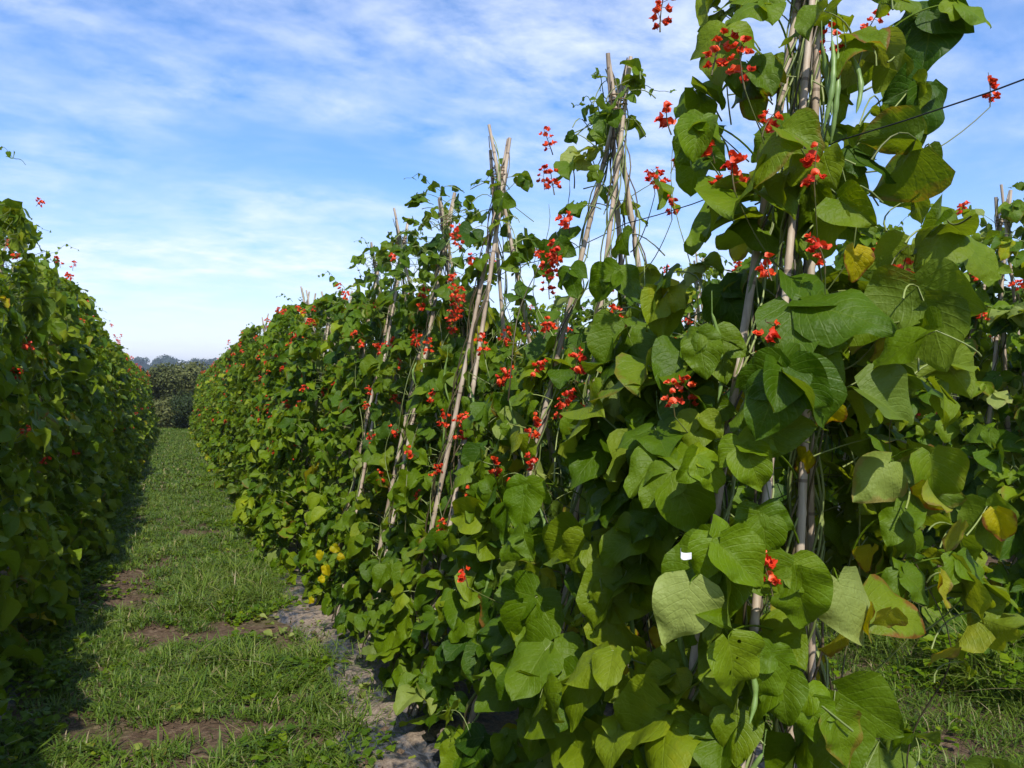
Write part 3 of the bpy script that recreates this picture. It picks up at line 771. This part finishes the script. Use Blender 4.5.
FE = [
 (p0, 690,583,1.50,.150,(-.25,1,.15),(-.1,-.25,1),(.60,0,.75),'pale grey-green leaf hanging tip down',3,False),
 (p0, 890,462,1.75,.135,(-.75,.65,.1),(-.3,-.4,1),(.62,.9,.5),'pale leaf with a brown withered edge',4,True),
 (p0, 728,640,1.55,.135,(.25,1,.0),(.1,-.3,1),(.74,-1,0),'yellow-green leaf riddled with insect holes',5,True),
 (p0, 868,600,1.65,.155,(1,.45,.1),(-.2,-.8,.8),(.78,.9,0),'yellowing leaf with a brown burnt tip',6,True),
 (p0, 720,545,1.50,.150,(.75,.75,.2),(-.2,-.7,.8),(.62,0,0),None,7,False),
 (p0, 795,575,1.55,.165,(.15,1,.1),(-.5,-.2,.9),(.58,0,0),None,8,False),
 (p0, 838,580,1.58,.160,(.3,1,.1),(.1,-.2,1),(.60,.1,.70),'pale limp leaf with strong side veins',9,False),
 (p0, 930,455,1.75,.140,(.1,1,.1),(-.1,-.3,1),(.66,.15,0),None,10,False),
 (p0, 930,20,1.85,.190,(-.1,1,.1),(-.5,0,.8),(.12,0,0),'large dark green crinkled leaf against the sky',11,False),
 (p0, 925,90,1.85,.185,(-.05,1,.05),(.35,-.1,.9),(.15,0,0),'dark green hanging leaf below the crinkled one',12,False),
 (p0, 860,152,1.80,.150,(.9,.5,.1),(-.1,-.8,.5),(.22,0,0),None,13,False),
 (p0, 745,218,1.92,.230,(-.9,.15,.2),(-.1,-1,.45),(.62,0,0),None,14,False),
 (p0, 805,218,1.92,.230,(1,.25,.2),(.1,-1,.50),(.60,0,0),None,15,False),
 (p0, 780,380,1.50,.170,(-.5,1,.2),(-.4,-.6,.9),(.25,0,0),None,16,False),
 (p0, 790,375,1.50,.175,(.75,.85,.2),(.3,-.7,.8),(.30,0,0),None,17,False),
 (p0, 745,450,1.55,.120,(.3,.8,.3),(-.3,-.5,.9),(.68,0,0),None,18,False),
 (p0, 700,460,1.60,.110,(.6,.7,.3),(.2,-.6,.8),(.64,0,0),None,19,False),
 (p0, 845,315,1.65,.150,(1,.05,.2),(-.1,-.6,.9),(.68,0,0),None,20,False),
 (p0, 700,340,1.70,.120,(.1,1,.2),(-.3,-.4,.9),(.62,0,0),None,21,False),
 (p0, 860,390,1.65,.150,(.9,.5,.2),(0,-.7,.8),(.45,0,.2),None,22,False),
 (p0, 700,125,1.75,.120,(-.2,.7,.3),(-.3,-.5,.9),(.55,0,0),None,23,False),
 (p0, 760,5,1.75,.120,(-.9,.2,.2),(0,-.8,.6),(.62,0,0),None,24,False),
 (p0, 960,5,1.80,.120,(.9,.6,.2),(.1,-.7,.7),(.62,0,0),None,25,False),
 (p0, 810,700,1.60,.120,(.2,1,.1),(-.3,-.3,1),(.55,0,0),None,26,False),
 (p0, 835,715,1.60,.120,(.1,1,.1),(.3,-.2,1),(.68,.5,0),None,27,False),
 (p0, 762,520,1.62,.13,(.2,1,.1),(-.2,-.6,.9),(.55,0,0),None,41,False),
 (p0, 770,660,1.60,.13,(-.3,1,.1),(.2,-.5,.9),(.5,0,0),None,42,False),
 (p0, 905,520,1.75,.14,(.5,.9,.1),(.1,-.6,.9),(.58,0,0),None,43,False),
 (p0, 905,575,1.75,.13,(.8,.6,.1),(.1,-.7,.8),(.5,0,0),None,44,False),
 (p0, 960,560,1.85,.12,(.7,.5,.1),(-.1,-.8,.7),(.5,0,0),None,45,False),
 (p1, 640,545,2.0,.12,(-.1,1,.1),(-.2,-.4,1),(.58,0,0),None,28,False),
 (p1, 525,490,2.3,.16,(-.1,1,.1),(-.2,-.4,1),(.45,0,0),None,29,False),
 (p1, 645,418,2.0,.12,(0,.6,.5),(0,-.8,.7),(.55,0,0),None,30,False),
 (p1, 590,450,2.2,.13,(-.6,.8,.1),(-.2,-.4,1),(.35,0,0),None,31,False),
 (p1, 618,275,2.45,.15,(.8,.5,.1),(.2,-.4,1),(.48,0,0),None,32,False),
 (p1, 614,275,2.45,.14,(-.6,.7,.1),(-.2,-.4,1),(.45,0,0),None,33,False),
 (p1, 520,540,2.2,.12,(-.8,.6,.1),(-.2,-.7,.8),(.48,0,0),None,34,False),
]
for f in FE:
    plain = f[7][1]==0 and f[7][2]==0
    feature(*(f[:4]+(f[4]*(.72 if plain else .88),)+f[5:7]+((f[7][0]*.92,)+f[7][1:],)+f[8:]))
# yellow leaves at the foot of the row beside the path
for (px,py,sz,tip) in ((322,552,.065,(-.4,.9,.1)),(333,546,.06,(.6,.5,.1)),(326,566,.07,(.2,1,.1)),(312,598,.05,(-.6,.6,.1)),(338,556,.05,(.9,.3,.1)),(324,578,.05,(-.9,.2,.1))):
    feature(PL[6], px, py, 4.35, sz*.85, tip, (-.3,-.5,1), (.93,.55,0), 'bright yellow leaf low on the plant', 40+py%7)
# flowers placed where the near plants carry them
for (pl, px, py, z) in ((p0,835,52,1.75),(p0,815,185,1.62),(p0,762,125,1.7),(p0,735,180,1.7),(p0,825,262,1.6),(p0,900,285,1.75),(p0,745,78,1.7),(p0,765,360,1.6),(p0,675,405,1.75),
                        (p0,990,95,1.9),(p1,575,370,2.3),(p1,585,432,2.3),(p1,655,182,2.5),(p1,672,208,2.5),(p1,612,325,2.35),(p1,468,575,2.4),(p1,535,465,2.4),(p1,688,497,1.9)):
    fp = at(px, py+12, z)-np.array(pl.location)
    add_flower(pl, fp, np.random.default_rng(px), 0, .85, (.1,-.2))
    tgt = fp*[.25,.5,1]-[0,0,.16]; tq = np.linspace(0,1,10)[:,None]; km = (fp+tgt)/2-[0,0,.07]; sb = MB()
    tube(sb, (1-tq)**2*fp+2*tq*(1-tq)*km+tq**2*tgt, np.linspace(.0013,.0022,10), 5, (.5,0,0)); link('stalk', sb.mesh('stalk', M_vine), pl)
for (px,py) in ((822,45),(832,40),(838,52),(846,48)):
    link('pod', PODS[px%3], p0, at(px,py,1.72)-np.array(p0.location), (.1,.05*(px%5-2),px))
# white plastic tag
mb = MB(); P = at(682,556,1.50)
t_ = np.linspace(-.5,.5,6); ax = np.array([.8,.2,-.35])
V = []; 
for sgn in (0,.0012):
    for a in t_:
        for b in (-1,1): V.append(P + ax*a*.036 + np.array([0,0,1])*b*.007*(1-.3*abs(a)) + np.array([0,-1,0])*(sgn+.05*a*a) + np.array([0,0,.03*a*a]))
V = np.array(V); F = []
for k in range(5):
    F += [[2*k,2*k+1,2*k+3,2*k+2],[12+2*k,12+2*k+2,12+2*k+3,12+2*k+1],[2*k,2*k+2,12+2*k+2,12+2*k],[2*k+1,12+2*k+1,12+2*k+3,2*k+3]]
F += [[0,12,13,1],[10,11,23,22]]
mb.add(V, F); tag(link('plastic_tag', mb.mesh('plastic_tag', M_white, False)), 'small white plastic tag caught on a cane low between the two nearest wigwams', 'tag')

# ------------------------------------------------------------------ trees
def tree(name, x, y, H, Wd, mat, label, cat, group, seed, nleaf, lsz, trunk_h=.25, lobes=10):
    rs = np.random.default_rng(seed)
    z0 = float(ground(x,y)); root = bpy.data.objects.new(name, None); COL.objects.link(root); root.location = (x,y,z0)
    tag(root, label, cat, group)
    tb = MB(); th = H*trunk_h
    cs = []
    tube(tb, [(0,0,-.2),(rs.normal(0,.02)*H,0,th),(rs.normal(0,.04)*H,rs.normal(0,.03)*H,H*.6)], [H*.03,H*.022,H*.010], 7)
    for k in range(lobes):
        a = rs.uniform(0,2*PI); rr = Wd*.5*math.sqrt(rs.random())*.75; hz = rs.uniform(max(trunk_h,.14),.86)*H
        rr *= math.sqrt(max(.1,1-((hz/H-.45)/.55)**2))
        c = np.array([rr*math.cos(a), rr*math.sin(a), hz]); r = Wd*rs.uniform(.15,.26)
        cs.append((c, r)); tube(tb, [(0,0,th*rs.uniform(.6,1.2)), c*[.5,.5,.75], c], [H*.012,H*.008,H*.004], 5)
    link('trunk', tb.mesh('trunk', M_bark), root)
    mb = MB(); n = nleaf
    ci = rs.integers(0, lobes, n); dirs = norm(rs.normal(0,1,(n,3))); rad = np.power(rs.random(n), .35)
    P = np.array([cs[i][0] for i in ci]) + dirs*(np.array([cs[i][1] for i in ci])*rad)[:,None]*np.array([1,1,.85])
    lump = patch(P[:,0]*2/Wd*3, P[:,2]*2/Wd*3+P[:,1], 1.0, seed)
    P += dirs*(lump*Wd*.05)[:,None]
    P[:,2] = np.maximum(P[:,2], .05*H)
    U = norm(rs.normal(0,1,(n,3))); Nn = norm(dirs+rs.normal(0,.6,(n,3))); U = norm(np.cross(U,Nn)); W = np.cross(Nn,U)
    S = (lsz*rs.uniform(.6,1.5,n))[:,None]
    V = np.stack([P-U*S, P-W*S*.55+Nn*S*.15, P+U*S, P+W*S*.55+Nn*S*.15], 1).reshape(-1,3)
    tv = np.clip(.5+.35*np.array([math.sin(i*2.4+seed) for i in ci])*.6+rs.normal(0,.18,n), 0, 1)
    T = np.zeros((n*4,3)); T[:,0] = np.repeat(tv,4)
    mb.add(V, np.arange(n*4).reshape(-1,4), None, T)
    link('crown', mb.mesh('crown', mat), root)
    return root
# hedge bushes closing the end of the path
BG = 'bushes at the end of the rows'
tree('bush', .45, 42.5, 3.25, 4.3, M_bush, 'large rounded olive-brown bush closing the far end of the grass path', 'bush', BG, 71, 26000, .060, .04, 26)
tree('bush', 2.5, 41.0, 2.9, 3.0, M_darkbush, 'darker green bush at the path end, right of the olive-brown one', 'bush', BG, 72, 14000, .060, .04, 20)
tree('bush', -2.3, 42.0, 2.9, 3.4, M_darkbush, 'dark hedge bush behind the far end of the left row', 'bush', BG, 73, 12000, .065, .04, 18)
tree('bush', .9, 40.6, 1.7, 2.6, M_darkbush, 'low dark bush in front of the olive-brown one at the path end', 'bush', BG, 75, 9000, .055, .04, 14)
tree('bush', 6.2, 44, 3.0, 4.6, M_bush, 'olive hedge bush hidden behind the far end of the middle row', 'bush', BG, 74, 5000, .09, .1, 10)
# wooded ridge on the skyline
rt = np.random.default_rng(90); k = 0
ridge = []
for q in range(96):
    xx = -330 + q*7.0 + rt.uniform(-3,3); yy = 620 + rt.uniform(-25,25)
    ridge.append((xx, yy))
protoT = []
for q, (xx, yy) in enumerate(ridge):
    lb = 'distant blue-grey rounded tree on the skyline ridge beyond the path end'
    if q < 6:
        protoT.append(tree('ridge_tree', xx, yy, 6+q%3*1.3, 12+q%2*4, M_fartree, lb, 'tree', 'trees along the skyline ridge', 800+q, 1900, .60, .03, 13))
    else:
        src = protoT[q%6]; c = copy_thing(src, (xx,yy,float(ground(xx,yy))), rt.uniform(0,6), lb, 'tree', 'trees along the skyline ridge')
        kk = rt.uniform(.6,1.2); c.scale = (kk*rt.uniform(.9,1.3),kk*rt.uniform(.9,1.3),kk)

# ------------------------------------------------------------------ air
mb = MB(); x0,x1,y0,y1,z0,z1 = -1320,1320,-320,1620,-16,22
V = np.array([(x,y,z) for x in (x0,x1) for y in (y0,y1) for z in (z0,z1)])
mb.add(V, [[0,1,3,2],[4,6,7,5],[0,4,5,1],[2,3,7,6],[0,2,6,4],[1,5,7,3]])
mh, nt = new_mat('haze_air'); N = NT(nt)
pv = N.n('ShaderNodeVolumePrincipled', ins={'Color':C(.78,.88,1.0),'Density':.0005,'Anisotropy':.2})
N.n('ShaderNodeOutputMaterial', ins={'Volume':pv.outputs[0]})
hz = link('haze', mb.mesh('haze', mh, False)); tag(hz, 'thin blue summer haze over the fields', 'haze', kind='stuff')

# ------------------------------------------------------------------ light and sky
SAZ = (-.20, -.98); SEL = R(48)
l = math.hypot(*SAZ); sd = Vector((SAZ[0]/l*math.cos(SEL), SAZ[1]/l*math.cos(SEL), math.sin(SEL)))
sun = bpy.data.lights.new('sun', 'SUN'); sun.energy = 3.8; sun.angle = R(.5); sun.color = (1,.955,.88)
so = bpy.data.objects.new('sun', sun); COL.objects.link(so); so.rotation_euler = sd.to_track_quat('Z','Y').to_euler(); so.location = (0,0,30)

world = bpy.data.worlds.new('World'); scene.world = world; world.use_nodes = True
nt = world.node_tree
for n in list(nt.nodes): nt.nodes.remove(n)
N = NT(nt)
sky = N.n('ShaderNodeTexSky', sky_type='NISHITA', sun_disc=False, sun_elevation=SEL, sun_rotation=math.atan2(sd.x, sd.y), air_density=1.0, dust_density=.35, ozone_density=1.6)
tc = N.n('ShaderNodeTexCoord').outputs['Generated']
s = N.n('ShaderNodeSeparateXYZ', ins={0:tc})
zz = N.math('ADD', N.math('MAXIMUM', s.outputs[2], 0.0), .16)
u = N.math('DIVIDE', s.outputs[0], zz); v = N.math('DIVIDE', s.outputs[1], zz)
vec = N.n('ShaderNodeCombineXYZ', ins={0:u,1:v,2:0.0}).outputs[0]
m1 = N.n('ShaderNodeMapping', ins={'Vector':vec,'Rotation':(0,0,R(-22)),'Scale':(.60,.95,1),'Location':(3.6,2.6,0)}).outputs[0]
n1 = N.noise(m1, 1.0, 5, .55, .5)
m2 = N.n('ShaderNodeMapping', ins={'Vector':vec,'Rotation':(0,0,R(-30)),'Scale':(2.6,3.3,1),'Location':(.4,5.2,0)}).outputs[0]
n2 = N.noise(m2, 1.6, 10, .62, .15)
a = N.math('MULTIPLY', N.math('SUBTRACT', n1, .35), 4.0, True)
b = N.math('MULTIPLY', N.math('SUBTRACT', n2, .30), 2.8, True)
low = N.math('SUBTRACT', .25, N.math('MULTIPLY', s.outputs[2], 1.1), True)
cl = N.math('ADD', N.math('MULTIPLY', N.math('MULTIPLY', a, b), .80), low, True)
tintc = N.mix(N.math('MULTIPLY', N.math('SUBTRACT', s.outputs[2], .02), 3.2, True), C(.76,.78,1.0), C(.54,.84,1.20))
skyc = N.mix(1.0, sky.outputs[0], tintc, 'MULTIPLY')
col = N.mix(cl, skyc, C(5.6,6.1,7.4))
bg = N.n('ShaderNodeBackground', ins={'Color':col,'Strength':.125})
N.n('ShaderNodeOutputWorld', ins={0:bg.outputs[0]})

vs = scene.view_settings; vs.view_transform='Standard'; vs.look='None'; vs.exposure=0.55; vs.gamma=1.0; vs.use_curve_mapping=False
scene.cycles.max_bounces = 6; scene.cycles.volume_bounces = 0; scene.cycles.transparent_max_bounces = 12
